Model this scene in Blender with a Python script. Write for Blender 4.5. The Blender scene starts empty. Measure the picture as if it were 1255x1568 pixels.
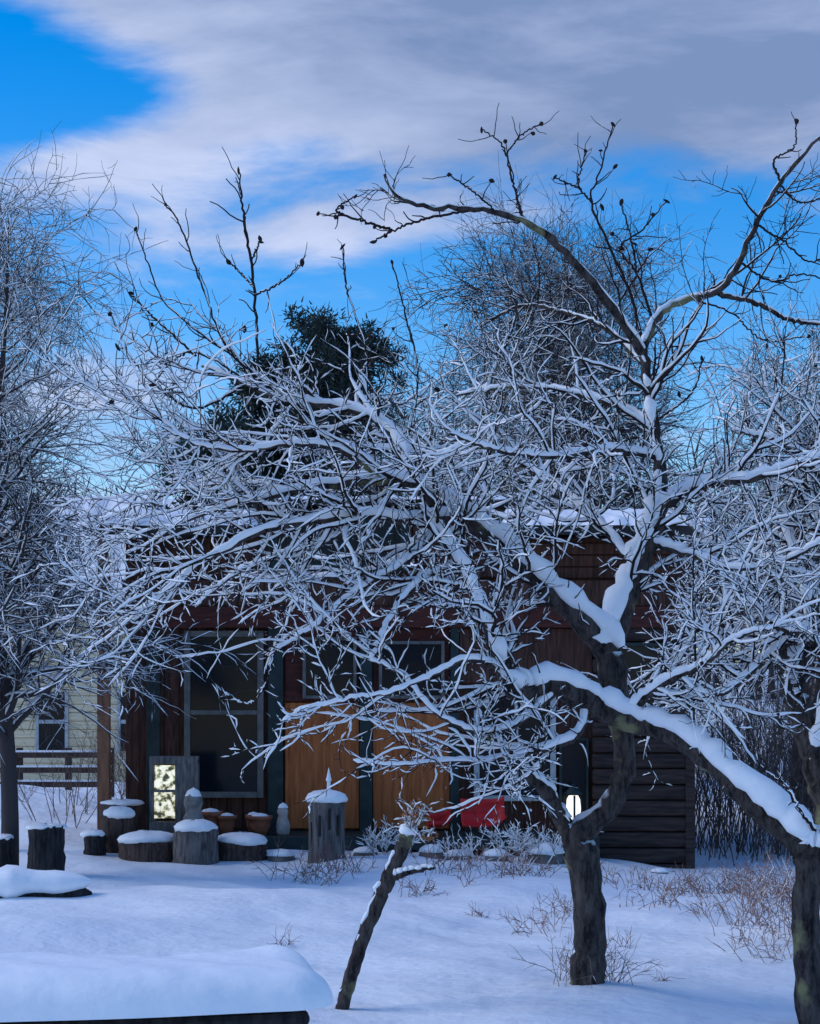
import bpy, math, numpy as np
from mathutils import Vector, Matrix
rng = np.random.default_rng(11)
F=2900.0; CX=627.5; HY=1068.0; CZ=1.6
def W(px,py,d): return np.array([(px-CX)*d/F, d, CZ+(HY-py)*d/F])
sc=bpy.context.scene
# ---------------------------------------------------------------- helpers
def mesh_obj(name, parts, mats, parent=None):
    Vs=[];Fs=[];Ms=[];Ss=[];off=0
    for V,Q,m,s in parts:
        V=np.asarray(V,float).reshape(-1,3);Q=np.asarray(Q,int).reshape(-1,4)
        Vs.append(V);Fs.append(Q+off);Ms.append(np.full(len(Q),m));Ss.append(np.full(len(Q),bool(s)));off+=len(V)
    V=np.concatenate(Vs);Q=np.concatenate(Fs);M=np.concatenate(Ms);S=np.concatenate(Ss)
    me=bpy.data.meshes.new(name)
    me.vertices.add(len(V));me.vertices.foreach_set('co',V.astype(np.float32).ravel())
    me.loops.add(len(Q)*4);me.loops.foreach_set('vertex_index',Q.astype(np.int32).ravel())
    me.polygons.add(len(Q));me.polygons.foreach_set('loop_start',np.arange(0,len(Q)*4,4,dtype=np.int32))
    me.polygons.foreach_set('material_index',M.astype(np.int32))
    me.polygons.foreach_set('use_smooth',S)
    me.update(calc_edges=True);me.validate()
    for m in mats: me.materials.append(m)
    o=bpy.data.objects.new(name,me);sc.collection.objects.link(o)
    if parent: o.parent=parent
    return o
def empty(name):
    e=bpy.data.objects.new(name,None);sc.collection.objects.link(e);return e
def norm(v): return v/np.maximum(np.linalg.norm(v,axis=-1,keepdims=True),1e-9)
def tubes(P,R,sides,zs=1.0):
    P=np.asarray(P,float);M,N,_=P.shape
    T=norm(np.gradient(P,axis=1))
    avg=norm(P[:,-1]-P[:,0]+1e-6)
    ref=np.where((np.abs(avg[:,2])<0.75)[:,None],np.array([0,0,1.]),np.array([0.3,1.,0]))
    u=norm(np.cross(T,ref[:,None,:]));v=norm(np.cross(u,T))
    a=np.arange(sides)*2*np.pi/sides
    ring=P[:,:,None,:]+R[:,:,None,None]*(np.cos(a)[None,None,:,None]*u[:,:,None,:]+zs*np.sin(a)[None,None,:,None]*v[:,:,None,:])
    V=ring.reshape(-1,3)
    m=np.arange(M)[:,None,None]*N*sides;n=np.arange(N-1)[None,:,None]*sides;s=np.arange(sides)[None,None,:];s2=(s+1)%sides
    Q=np.stack([m+n+s,m+n+s2,m+n+sides+s2,m+n+sides+s],-1).reshape(-1,4)
    return V,Q
WIND=np.array([-0.30,-0.38,1.0])
def snow_tubes(P,R,sides,k=0.75,add=0.0035,thr=0.3,amt=1.0,zfade=None,lim=(0.12,0.55)):
    M,N,_=P.shape
    T=norm(np.gradient(P,axis=1))
    h=np.sqrt(np.clip(1-T[...,2]**2,0,1));h=np.clip((h-lim[0])/(lim[1]-lim[0]),0,1)
    nz=rng.random((M,N));
    if N>10:
        nz=(nz+np.roll(nz,1,1)+np.roll(nz,2,1))/3*1.0
    mask=np.clip((nz+0.35-thr)/0.35,0,1)
    f=h*mask*amt
    if zfade is not None: f=f*np.clip(1-(P[...,2]-zfade[0])/(zfade[1]-zfade[0]),zfade[2],1)
    rs=(k*R+add)*f*(0.75+0.5*rng.random((M,N)))
    rs[:,-1]*=0.3;rs[:,0]*=0.5
    rs=np.maximum(rs,0.0003)
    g=WIND if N>10 else np.array([0,0,1.0])
    D=norm(g-T*(T*g).sum(-1,keepdims=True))
    C=P+D*np.where(f>0.15,0.7*R+0.55*rs,0)[...,None]
    return tubes(C,rs,sides)
def resample(pts,N,jit=0.0):
    p=np.array(pts,float)
    P=np.vstack([2*p[0]-p[1],p,2*p[-1]-p[-2]]);n=len(p)-1
    out=[]
    for t in np.linspace(0,n-1e-6,N):
        i=int(t);f=t-i;a,b,c,d=P[i],P[i+1],P[i+2],P[i+3]
        out.append(0.5*((2*b)+(c-a)*f+(2*a-5*b+4*c-d)*f*f+(-a+3*b-3*c+d)*f**3))
    out=np.array(out)
    if jit:
        j=rng.normal(0,jit,(N,3));j[0]=0;out[:,:3]+=j
    return out
def grow(P,R,n,L,ang,N,up=0.0,wig=0.2,tr=(0.2,1.0),rr=0.6,rmin=0.002,rend=0.4,taper=None,flat=0.0,weight=None,rmax=1.0):
    M,K,_=P.shape
    ln=np.linalg.norm(np.diff(P,axis=1),axis=2).sum(1)
    w=ln.copy()
    if weight is not None: w=w*weight
    idx=rng.choice(M,n,p=w/w.sum())
    t=tr[0]+(tr[1]-tr[0])*rng.random(n)
    s=t*(K-1);i=np.minimum(s.astype(int),K-2);f=(s-i)[:,None]
    A=P[idx,i];B=P[idx,i+1];pos=A*(1-f)+B*f;T=norm(B-A)
    r=R[idx,i]*(1-f[:,0])+R[idx,i+1]*f[:,0]
    q=rng.normal(size=(n,3));q[:,2]*=(1-flat);q=norm(q-T*(q*T).sum(1,keepdims=True))
    a=np.radians(ang[0]+(ang[1]-ang[0])*rng.random(n))[:,None]
    d=norm(np.cos(a)*T+np.sin(a)*q)
    l=L[0]+(L[1]-L[0])*rng.random(n)**1.3
    if taper is not None: l=l*(1-taper*t)
    out=np.zeros((n,N,3));out[:,0]=pos
    for k in range(1,N):
        d=norm(d+wig*rng.normal(size=(n,3))+np.array([0,0,up]))
        out[:,k]=out[:,k-1]+d*(l/(N-1))[:,None]
    r0=np.minimum(np.maximum(r*rr,rmin),rmax)
    RR=r0[:,None]*(1-(1-rend)*np.linspace(0,1,N)[None,:])
    return out,RR
# ---------------------------------------------------------------- materials
def newmat(name):
    m=bpy.data.materials.new(name);m.use_nodes=True
    nt=m.node_tree;b=nt.nodes['Principled BSDF'];return m,nt,b
def noise_mat(name,c1,c2,scale=5,rough=0.85,bump=0.3,stretch=(1,1,1),detail=5,spec=0.3,c3=None,bd=0.02,lo=0.35,hi=0.65):
    m,nt,b=newmat(name);N=nt.nodes;L=nt.links
    tc=N.new('ShaderNodeTexCoord');mp=N.new('ShaderNodeMapping');mp.inputs['Scale'].default_value=stretch
    L.new(tc.outputs['Object'],mp.inputs[0])
    n=N.new('ShaderNodeTexNoise');n.inputs['Scale'].default_value=scale;n.inputs['Detail'].default_value=detail
    L.new(mp.outputs[0],n.inputs['Vector'])
    cr=N.new('ShaderNodeValToRGB');cr.color_ramp.elements[0].position=lo;cr.color_ramp.elements[1].position=hi
    cr.color_ramp.elements[0].color=(*c1,1);cr.color_ramp.elements[1].color=(*c2,1)
    if c3:
        e=cr.color_ramp.elements.new((lo+hi)/2);e.color=(*c3,1)
    L.new(n.outputs['Fac'],cr.inputs[0]);L.new(cr.outputs[0],b.inputs['Base Color'])
    b.inputs['Roughness'].default_value=rough;b.inputs['Specular IOR Level'].default_value=spec
    if bump:
        bp=N.new('ShaderNodeBump');bp.inputs['Strength'].default_value=bump;bp.inputs['Distance'].default_value=bd
        L.new(n.outputs['Fac'],bp.inputs['Height']);L.new(bp.outputs[0],b.inputs['Normal'])
    return m
snow=noise_mat('snow',(0.82,0.85,0.89),(0.90,0.91,0.93),12,0.6,0.4,bd=0.02,spec=0.2,detail=4)
def flatmat(name,c,rough=0.9,spec=0.1):
    m,nt,b=newmat(name);b.inputs['Base Color'].default_value=(*c,1);b.inputs['Roughness'].default_value=rough;b.inputs['Specular IOR Level'].default_value=spec;return m
tsnow=flatmat('twig_snow',(0.88,0.90,0.92))
gsnow,nt,b=newmat('ground_snow')
N_=nt.nodes;L_=nt.links
tc=N_.new('ShaderNodeTexCoord')
n1=N_.new('ShaderNodeTexNoise');n1.inputs['Scale'].default_value=0.9;n1.inputs['Detail'].default_value=5
n2=N_.new('ShaderNodeTexNoise');n2.inputs['Scale'].default_value=14;n2.inputs['Detail'].default_value=5
for n in (n1,n2): L_.new(tc.outputs['Object'],n.inputs['Vector'])
cr=N_.new('ShaderNodeValToRGB');cr.color_ramp.elements[0].color=(0.76,0.81,0.88,1);cr.color_ramp.elements[1].color=(0.84,0.87,0.91,1)
L_.new(n1.outputs['Fac'],cr.inputs[0]);L_.new(cr.outputs[0],b.inputs['Base Color'])
b1=N_.new('ShaderNodeBump');b1.inputs['Distance'].default_value=0.35;b1.inputs['Strength'].default_value=0.5
b2=N_.new('ShaderNodeBump');b2.inputs['Distance'].default_value=0.015;b2.inputs['Strength'].default_value=0.7
L_.new(n1.outputs['Fac'],b1.inputs['Height']);L_.new(n2.outputs['Fac'],b2.inputs['Height']);L_.new(b1.outputs[0],b2.inputs['Normal']);L_.new(b2.outputs[0],b.inputs['Normal'])
b.inputs['Roughness'].default_value=0.55;b.inputs['Specular IOR Level'].default_value=0.2
def bark_mat(name,c1,c2,snowc=(0.80,0.83,0.88),thr=0.35,lichen=False,scale=22):
    m,nt,b=newmat(name);N=nt.nodes;L=nt.links
    tc=N.new('ShaderNodeTexCoord');mp=N.new('ShaderNodeMapping');mp.inputs['Scale'].default_value=(1,1,0.3)
    L.new(tc.outputs['Object'],mp.inputs[0])
    n=N.new('ShaderNodeTexNoise');n.inputs['Scale'].default_value=scale;n.inputs['Detail'].default_value=8;n.inputs['Roughness'].default_value=0.75
    L.new(mp.outputs[0],n.inputs['Vector'])
    cr=N.new('ShaderNodeValToRGB');cr.color_ramp.elements[0].position=0.38;cr.color_ramp.elements[1].position=0.64
    cr.color_ramp.elements[0].color=(*c1,1);cr.color_ramp.elements[1].color=(*c2,1)
    L.new(n.outputs['Fac'],cr.inputs[0]);col=cr.outputs[0]
    if lichen:
        n3=N.new('ShaderNodeTexNoise');n3.inputs['Scale'].default_value=3.2;n3.inputs['Detail'].default_value=5
        L.new(tc.outputs['Object'],n3.inputs['Vector'])
        r3=N.new('ShaderNodeValToRGB');r3.color_ramp.elements[0].position=0.60;r3.color_ramp.elements[1].position=0.66
        L.new(n3.outputs['Fac'],r3.inputs[0])
        mx=N.new('ShaderNodeMix');mx.data_type='RGBA';L.new(r3.outputs[0],mx.inputs[0]);L.new(col,mx.inputs[6]);mx.inputs[7].default_value=(0.28,0.27,0.14,1);col=mx.outputs[2]
    g=N.new('ShaderNodeNewGeometry');sp=N.new('ShaderNodeSeparateXYZ');L.new(g.outputs['Normal'],sp.inputs[0])
    ns=N.new('ShaderNodeTexNoise');ns.inputs['Scale'].default_value=9;L.new(tc.outputs['Object'],ns.inputs['Vector'])
    ad=N.new('ShaderNodeMath');ad.operation='ADD';L.new(sp.outputs[2],ad.inputs[0]);L.new(ns.outputs['Fac'],ad.inputs[1])
    mr=N.new('ShaderNodeMapRange');mr.inputs[1].default_value=0.5+thr;mr.inputs[2].default_value=0.62+thr;L.new(ad.outputs[0],mr.inputs[0])
    mx=N.new('ShaderNodeMix');mx.data_type='RGBA';L.new(mr.outputs[0],mx.inputs[0]);L.new(col,mx.inputs[6]);mx.inputs[7].default_value=(*snowc,1)
    L.new(mx.outputs[2],b.inputs['Base Color'])
    bp=N.new('ShaderNodeBump');bp.inputs['Strength'].default_value=1.0;bp.inputs['Distance'].default_value=0.04
    L.new(n.outputs['Fac'],bp.inputs['Height']);L.new(bp.outputs[0],b.inputs['Normal'])
    b.inputs['Roughness'].default_value=0.9;b.inputs['Specular IOR Level'].default_value=0.15
    return m
bark=bark_mat('apple_bark',(0.014,0.012,0.013),(0.14,0.115,0.105),thr=0.5,lichen=True)
twigm=flatmat('twig_bark',(0.024,0.019,0.020))
fbark=flatmat('far_bark',(0.055,0.048,0.050))
fbark2=flatmat('grey_bark',(0.075,0.066,0.067))
brushm=flatmat('brush_stem',(0.15,0.11,0.095))
# ---------------------------------------------------------------- ground
def sm(v,a,b):
    t=np.clip((v-a)/(b-a),0,1);return t*t*(3-2*t)
def gh(x,y):
    x=np.asarray(x,float);y=np.asarray(y,float)
    near=1-sm(y,40,80)
    h=(0.03*np.sin(x*1.1+.5)*np.sin(y*.8)+0.022*np.sin(x*2.3+y*1.1+1)+0.012*np.sin(x*4.1-y*2.2)+0.008*np.sin(x*7.3+y*5.1))*near
    h=h-0.09*np.clip(x-0.6,0,3)*sm(y,13,18)*(1-sm(y,24,30))
    def bp(cx,cy,rx,ry,a): return a*np.exp(-((x-cx)/rx)**2-((y-cy)/ry)**2)
    h=h+bp(-6.0,26,2.0,2.0,0.42)+bp(-4.4,21.5,0.8,0.8,0.22)+bp(-2.6,12.4,1.4,0.9,0.14)+bp(-1.0,14.5,1.6,0.9,0.08)+bp(-3.4,14.8,1.0,0.6,0.1)
    h=h+bp(0.93,10,0.35,0.35,0.03)+bp(1.6,16,1.5,0.8,0.08)
    h=h+1.5*sm(x,3.2,9)*sm(y,23,34)+2.5*sm(y,60,140)
    return h
def G(x,y): return float(gh(x,y))
xs=np.concatenate([-np.geomspace(600,9,40),np.linspace(-8.5,8.5,240),np.geomspace(9,600,40)])
ys=np.concatenate([np.linspace(-15,3,12),np.linspace(3.3,30,300),np.geomspace(30.5,1500,60)])
X,Y=np.meshgrid(xs,ys);Z=gh(X,Y)
nx=len(xs);ny=len(ys)
ii,jj=np.meshgrid(np.arange(nx-1),np.arange(ny-1));a=(jj*nx+ii).ravel()
mesh_obj('snowy_ground',[(np.stack([X,Y,Z],-1).reshape(-1,3),np.stack([a,a+1,a+nx+1,a+nx],-1),0,True)],[gsnow])
# ---------------------------------------------------------------- apple trees (near)
def limb(spec,N=44,jit=0.0035,rs=1.0):
    pts=[]
    d=10;w=10
    for s in spec:
        if len(s)>2 and s[2] is not None: d=s[2]
        if len(s)>3: w=s[3]
        p=W(s[0],s[1],d);pts.append([*p,rs*w/2*d/F])
    a=resample(pts,N,jit);return a[:,:3],np.maximum(a[:,3],0.0028)
def limbs(specs,jit=0.0035,rs=1.0):
    A=[limb(s,jit=jit,rs=rs) for s in specs];return np.array([a[0] for a in A]),np.array([a[1] for a in A])
def prune(P,R,p):
    # drop most of the twigs hanging low on the house side of the tree and overlong top shoots
    c=P[:,P.shape[1]*2//3];px=CX+c[:,0]*F/c[:,1];py=HY-(c[:,2]-CZ)*F/c[:,1]
    e=P[:,-1];ex=CX+e[:,0]*F/e[:,1];ey=HY-(e[:,2]-CZ)*F/e[:,1]
    bad=(px>230)&(px<720)&(py>930)&(py<1330)
    bad2=(px>1050)&(py>1230)
    top=(ey<205)|((ex<740)&(ey<250))
    keep=~(((bad|bad2)&(rng.random(len(P))<p))|top);return P[keep],R[keep]
def apple(name,trunks,mains,shoots,counts,seedw=None,zf=(3.3,4.0,0.25),blobs=0,tsn=None,pr=0.7):
    parts=[]
    TP,TR=limbs(trunks);MP,MR=limbs(mains)
    for P_,R_,sd in ((TP,TR,20),(MP,MR,12)):
        R2=R_*(1+0.08*rng.normal(size=R_.shape));
        V,Q=tubes(P_,R2,sd);rad=np.repeat(R_.reshape(-1),sd)[:,None];V=V+rng.normal(0,1,V.shape)*np.minimum(0.045*rad,.0035);parts.append((V,Q,0,True))
    ts=tsn if tsn is not None else [1.0]*len(TP)
    for i in range(len(TP)):
        if ts[i]>0: parts.append((*snow_tubes(TP[i:i+1],TR[i:i+1],12,k=0.74*ts[i],add=0.006*ts[i],thr=0.2,zfade=zf,lim=(0.45,0.72)),1,True))
    parts.append((*snow_tubes(MP,MR,10,k=0.84,add=0.006,thr=0.2,zfade=zf,lim=(0.10,0.34)),1,True))
    if shoots:
        SP,SR=limbs(shoots,jit=0.003,rs=0.66);parts.append((*tubes(SP,SR,6),2,True));parts.append((*snow_tubes(SP,SR,5,thr=0.6,add=0.002,zfade=zf),3,True))
    n1,n2,n3,n4=counts
    wt=None if seedw is None else np.array(seedw)
    P1,R1=grow(MP,MR,n1,(0.22,0.95),(30,72),14,up=0.015,wig=0.14,tr=(0.15,1),rr=0.5,rmin=0.0038,rend=0.35,weight=wt,rmax=0.011)
    P1,R1=prune(P1,R1,pr)
    P2,R2=grow(P1,R1,n2,(0.10,0.45),(28,68),9,up=0.03,wig=0.18,tr=(0.1,1),rr=0.6,rmin=0.0028,rend=0.5,rmax=0.0055)
    P2,R2=prune(P2,R2,pr*.5)
    P3,R3=grow(P2,R2,n3,(0.03,0.18),(30,80),6,up=0.05,wig=0.22,tr=(0.1,1),rr=0.7,rmin=0.0022,rend=0.6,rmax=0.0036)
    P4,R4=grow(MP,MR,n4,(0.05,0.3),(40,90),8,up=0.12,wig=0.2,tr=(0.05,1),rr=0.3,rmin=0.0026,rend=0.5,rmax=0.005,weight=wt)
    if shoots:
        P5,R5=grow(SP,SR,len(shoots)*8,(0.04,0.22),(25,60),6,up=0.05,wig=0.2,tr=(0.2,1),rr=0.7,rmin=0.0024,rend=0.6,rmax=0.0045)
        parts.append((*tubes(P5,R5,4),2,True))
        parts.append((*snow_tubes(P5,R5,4,thr=0.75,add=0.002,zfade=zf),3,True))
    for P_,R_,sd,th,ad in ((P1,R1,5,0.28,.0044),(P2,R2,4,0.48,.0032),(P3,R3,3,0.75,.0024),(P4,R4,4,0.55,.003)):
        parts.append((*tubes(P_,R_,sd),2,True))
        parts.append((*snow_tubes(P_,R_,max(4,sd-1),k=0.85,add=ad,thr=th,zfade=zf),3,True))
    if blobs:
        tips=P2[:,-1][rng.choice(len(P2),blobs,replace=False)]
        if shoots: tips=np.concatenate([tips,SP[:,-1],P5[rng.choice(len(P5),len(shoots)),-1]])
        for t in tips:
            L=0.026+0.022*rng.random();dr=norm(rng.normal(size=3));
            pp=t+dr*np.linspace(-0.5,0.5,5)[:,None]*L
            V,Q=tubes(pp[None],np.array([[0.003,0.010,0.012,0.009,0.002]])*(0.6+0.6*rng.random()),5);parts.append((V,Q,2,True))
    return mesh_obj(name,parts,[bark,snow,twigm,tsnow])
tr1=[[(897,1545,10.0,74),(899,1520,10.0,62),(900,1490,10.0,55),(903,1450,10,51),(901,1380,10,48),(890,1310,10,52),(884,1280,10,44),(925,1243,10,36),(950,1200,10,33),(956,1150,10,34),(945,1090,10,38),(934,1020,10,42),(932,985,10,40)],
     [(884,1290,10,40),(858,1255,10,24),(838,1215,9.9,20),(800,1180,9.8,14),(760,1135,9.7,8),(720,1120,9.6,5)]]
m1=[
 [(932,1000,10,42),(900,958,9.95,36),(850,915,9.9,30),(790,858,9.85,27),(738,812,9.8,25),(692,785,9.75,27),(640,747,9.7,21),(590,736,9.65,16),(520,740,9.6,13),(440,755,9.5,10),(360,775,9.45,8),(290,795,9.4,6),(225,835,9.35,4)],
 [(692,787,9.75,22),(636,742,9.8,19),(622,700,9.85,17),(603,668,9.9,15),(562,637,9.95,12),(510,622,10,10),(440,612,10,8),(380,590,10.05,6),(310,560,10.1,4)],
 [(700,792,9.75,16),(620,798,9.6,13),(560,790,9.5,12),(480,800,9.4,10),(410,812,9.3,9),(330,850,9.2,7),(260,900,9.1,5),(205,950,9.0,4)],
 [(690,790,9.8,14),(640,832,9.9,12),(590,872,10.1,10),(520,882,10.3,8),(440,890,10.4,6),(350,878,10.5,4)],
 [(930,1000,10,40),(955,930,10.05,36),(975,880,10.1,30),(992,825,10.1,27),(1007,785,10.15,28),(1011,730,10.2,20),(1001,650,10.25,17),(990,580,10.3,16),(984,525,10.3,14)],
 [(985,545,10.3,14),(950,490,10.2,13),(900,425,10.1,12),(850,372,10,11),(800,337,9.9,10),(740,322,9.8,9),(680,318,9.7,8),(635,314,9.65,7),(603,295,9.6,5),(588,268,9.6,4)],
 [(985,530,10.3,13),(1008,482,10.4,12),(1050,458,10.5,11),(1100,445,10.4,10),(1132,400,10.3,9),(1160,340,10.2,8),(1195,280,10.1,7),(1240,225,10.0,5),(1290,180,9.9,4)],
 [(1100,450,10.4,8),(1160,465,10.5,7),(1210,490,10.6,6),(1290,500,10.6,4)],
 [(1008,780,10.15,18),(1070,745,10.2,14),(1150,733,10.1,11),(1255,700,10.0,9),(1330,680,9.9,5)],
 [(1000,655,10.25,10),(940,620,10.4,9),(860,600,10.6,8),(780,592,10.8,6),(700,605,11,4)],
 [(1006,700,10.2,10),(930,690,9.9,9),(850,700,9.6,8),(760,690,9.3,6),(690,665,9.1,4)],
 [(978,872,10.1,12),(920,805,10.3,10),(850,745,10.6,8),(780,705,10.9,6),(700,720,11.1,4)],
 [(988,560,10.3,9),(930,505,10.6,8),(870,480,10.8,7),(800,468,11,5),(735,500,11.2,4)],
 [(990,830,10.1,13),(1060,850,10.0,10),(1130,872,9.8,8),(1220,850,9.6,6),(1300,800,9.5,4)],
 [(700,865,9.7,9),(640,892,9.5,8),(595,955,9.35,6),(570,1010,9.3,4)],
 [(672,812,9.7,9),(610,868,9.5,8),(545,905,9.4,6),(480,960,9.3,5),(420,998,9.25,3.5)],
 [(755,690,10.9,7),(740,630,10.9,6),(760,560,10.9,5),(790,480,10.9,4),(770,420,10.9,3.5)],
 [(590,736,9.65,9),(520,690,9.5,8),(450,680,9.4,6),(370,690,9.3,5),(300,680,9.2,4),(240,640,9.2,3.5)],
 [(440,755,9.5,7),(370,740,9.8,6),(300,745,10.1,5),(220,770,10.3,4),(150,800,10.5,3.5)],
 [(560,790,9.5,7),(500,830,9.6,6),(430,850,9.8,5),(360,880,10.0,4),(300,930,10.1,3.5)],
 [(850,745,10.6,7),(800,790,10.9,6),(730,780,11.2,5),(650,740,11.4,4),(570,700,11.5,3.5)],
]
sh1=[
 [(440,612,10,7),(370,555,10,6),(300,505,10,5),(250,460,10,4),(225,400,10,3.5),(207,350,10,3)],
 [(430,608,10,6),(350,535,9.9,5),(312,445,9.8,4.5),(275,345,9.8,4),(252,312,9.8,3)],
 [(395,592,10,7),(392,480,10.1,7),(384,400,10.1,7),(373,330,10.1,6),(365,262,10.1,3)],
 [(390,452,10.1,5),(430,432,10.0,4),(462,402,9.9,3)],
 [(388,440,10.1,4),(365,415,10.2,4),(350,400,10.2,3)],
 [(384,400,10.1,4),(398,370,10.1,3)],
 [(384,585,10.05,6),(300,540,10.2,5),(262,555,10.3,4),(232,590,10.3,3)],
 [(300,545,10.2,6),(240,490,10.2,5),(200,450,10.2,4)],
 [(372,592,10,7),(300,625,9.9,6),(240,592,9.8,5),(200,545,9.8,4),(170,480,9.8,3)],
 [(600,352,9.9,7),(560,340,9.8,6),(515,322,9.7,5),(545,300,9.7,3.5)],
 [(720,322,9.8,6),(650,335,9.9,6),(605,352,9.9,5),(570,370,9.9,4)],
 [(802,337,9.9,6),(785,280,9.9,5),(770,225,9.9,4),(738,198,9.9,3)],
 [(775,235,9.9,4),(800,205,9.9,3.5),(828,190,9.9,3)],
 [(760,325,9.8,5),(720,290,9.8,4.5),(688,268,9.8,3.5)],
 [(985,530,10.3,8),(965,450,10.3,7),(930,370,10.2,6),(905,310,10.2,5),(918,260,10.1,4),(938,192,10.1,3)],
 [(905,310,10.2,5),(885,280,10.2,4),(897,232,10.1,3)],
 [(890,290,10.2,4),(850,272,10.2,3)],
 [(1000,490,10.4,7),(975,420,10.3,6),(950,380,10.3,5),(985,350,10.2,4),(1020,308,10.2,3)],
 [(975,420,10.3,5),(965,360,10.3,4),(950,310,10.3,3)],
 [(900,425,10.1,5),(870,385,10.1,4),(800,330,10.0,4),(790,290,10.0,3)],
 [(1195,280,10.1,6),(1185,245,10.1,5),(1215,225,10.1,4),(1218,185,10.1,3)],
 [(1160,345,10.2,6),(1200,370,10.2,5),(1240,400,10.2,4),(1290,380,10.2,3)],
 [(1132,400,10.3,6),(1180,430,10.3,5),(1230,420,10.2,4),(1290,440,10.2,3)],
 [(1195,285,10.1,5),(1225,310,10.1,4),(1270,300,10.1,3)],
 [(1060,458,10.5,5),(1120,480,10.6,4),(1170,520,10.7,4),(1240,515,10.7,3)],
 [(560,640,10,5),(560,540,10.1,4.5),(530,440,10.2,4),(525,378,10.2,3)],
 [(620,690,10,5),(640,580,10.2,4.5),(620,480,10.3,4),(600,400,10.3,3)],
 [(1010,640,10.3,6),(1060,600,10.4,5),(1075,550,10.4,3)],
]
apple('apple_tree',tr1,m1,sh1,(300,1600,5000,430),seedw=[.9,1.1,1.1,.7,.5,.22,.2,.25,.9,1,1,1,.9,.9,.4,.4,.7,1.1,1.1,.8,1],zf=(3.2,4.1,0.2),blobs=40,tsn=[0.0,0.7],pr=.75)
tr2=[[(1245,1590,9.2,50),(1238,1500,9.2,44),(1233,1400,9.2,40),(1240,1340,9.2,44),(1232,1300,9.2,46),(1195,1262,9.25,46),(1150,1222,9.3,44),(1105,1180,9.4,38),(1060,1142,9.5,36),(1005,1115,9.6,34),(955,1100,9.7,36),(905,1078,9.7,38)],
     [(1236,1300,9.2,40),(1275,1300,9.15,38),(1320,1250,9.1,30),(1370,1150,9.1,20)]]
m2=[
 [(915,1082,9.7,36),(850,1050,9.6,30),(815,1058,9.55,28),(783,1052,9.5,30),(766,1008,9.5,25),(745,948,9.5,20),(715,882,9.55,18),(690,838,9.6,16),(668,806,9.6,12),(640,775,9.6,7)],
 [(775,1030,9.5,8),(720,1010,9.3,7),(660,1035,9.2,5),(600,1060,9.1,4),(540,1070,9.05,3.5),(470,1085,9,3),(430,1105,9,3)],
 [(900,1085,9.7,13),(880,1130,9.6,11),(820,1150,9.5,9),(750,1165,9.4,6),(680,1165,9.3,4),(610,1172,9.2,3.5),(540,1165,9.2,3)],
 [(850,1060,9.6,10),(790,1110,9.5,8),(730,1120,9.4,6),(670,1095,9.3,5),(610,1030,9.3,4),(565,1010,9.3,3)],
 [(960,1100,9.7,14),(1010,1050,9.5,11),(1080,1015,9.3,8),(1130,975,9.2,6),(1190,960,9.1,4)],
]
sh2=[[(420,1000,9.25,5),(405,1050,9.2,4),(380,1078,9.2,3.5),(340,1060,9.2,3)],[(470,960,9.3,5),(440,1000,9.2,4),(412,985,9.2,3)],
     [(1260,1290,9.2,9),(1225,1240,9,7),(1200,1200,9,5),(1170,1180,9,3)]]
apple('apple_tree',tr2,m2,sh2,(95,420,1400,140),seedw=[1,.5,.9,.9,1.3],zf=(3.4,4.4,0.3),blobs=15,tsn=[1.0,1.0],pr=.65)
tr3=[[(1300,1500,12.0,70),(1290,1350,12,60),(1262,1200,12,50),(1225,1090,12,40),(1210,1030,12,34)]]
m3=[
 [(1218,1060,12,26),(1200,1000,12,20),(1155,972,11.9,14),(1090,975,11.8,10),(1030,1000,11.7,6)],
 [(1255,1170,12,26),(1280,1050,11.8,22),(1240,980,11.7,14),(1190,960,11.6,9),(1130,900,11.5,6)],
 [(1215,1050,12,26),(1240,950,12,20),(1220,860,12.1,16),(1190,780,12.2,12),(1160,700,12.3,8),(1150,640,12.3,5)],
 [(1300,1100,12,24),(1290,900,12,18),(1255,800,12,13),(1230,700,12,9),(1180,610,12,6),(1170,560,12,4)],
 [(1225,870,12,14),(1150,850,12.3,10),(1080,820,12.5,7),(1040,790,12.6,4)],
 [(1240,960,12,14),(1170,1010,11.6,10),(1110,1060,11.4,7),(1060,1060,11.3,4)],
 [(1330,800,12,14),(1270,740,11.8,10),(1200,680,11.7,7),(1120,660,11.7,4)],
]
apple('apple_tree',tr3,m3,None,(130,680,2300,180),zf=(4.0,6,0.5),blobs=8,pr=.5)
def lathe(prof,n=20,jit=0.0,cx=0,cy=0,cz=0):
    a=np.arange(n)*2*np.pi/n;V=[]
    ph=rng.random(3)*6
    wob=1+jit*(np.sin(2*a+ph[0])+0.6*np.sin(3*a+ph[1])+0.4*np.sin(7*a+ph[2]))
    for r,z in prof:
        V.append(np.stack([cx+r*wob*np.cos(a),cy+r*wob*np.sin(a),np.full(n,cz+z)],-1))
    V=np.concatenate(V);K=len(prof)
    i=np.arange(K-1)[:,None]*n;s=np.arange(n)[None,:];s2=(s+1)%n
    Q=np.stack([i+s,i+s2,i+n+s2,i+n+s],-1).reshape(-1,4);return V,Q
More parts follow.
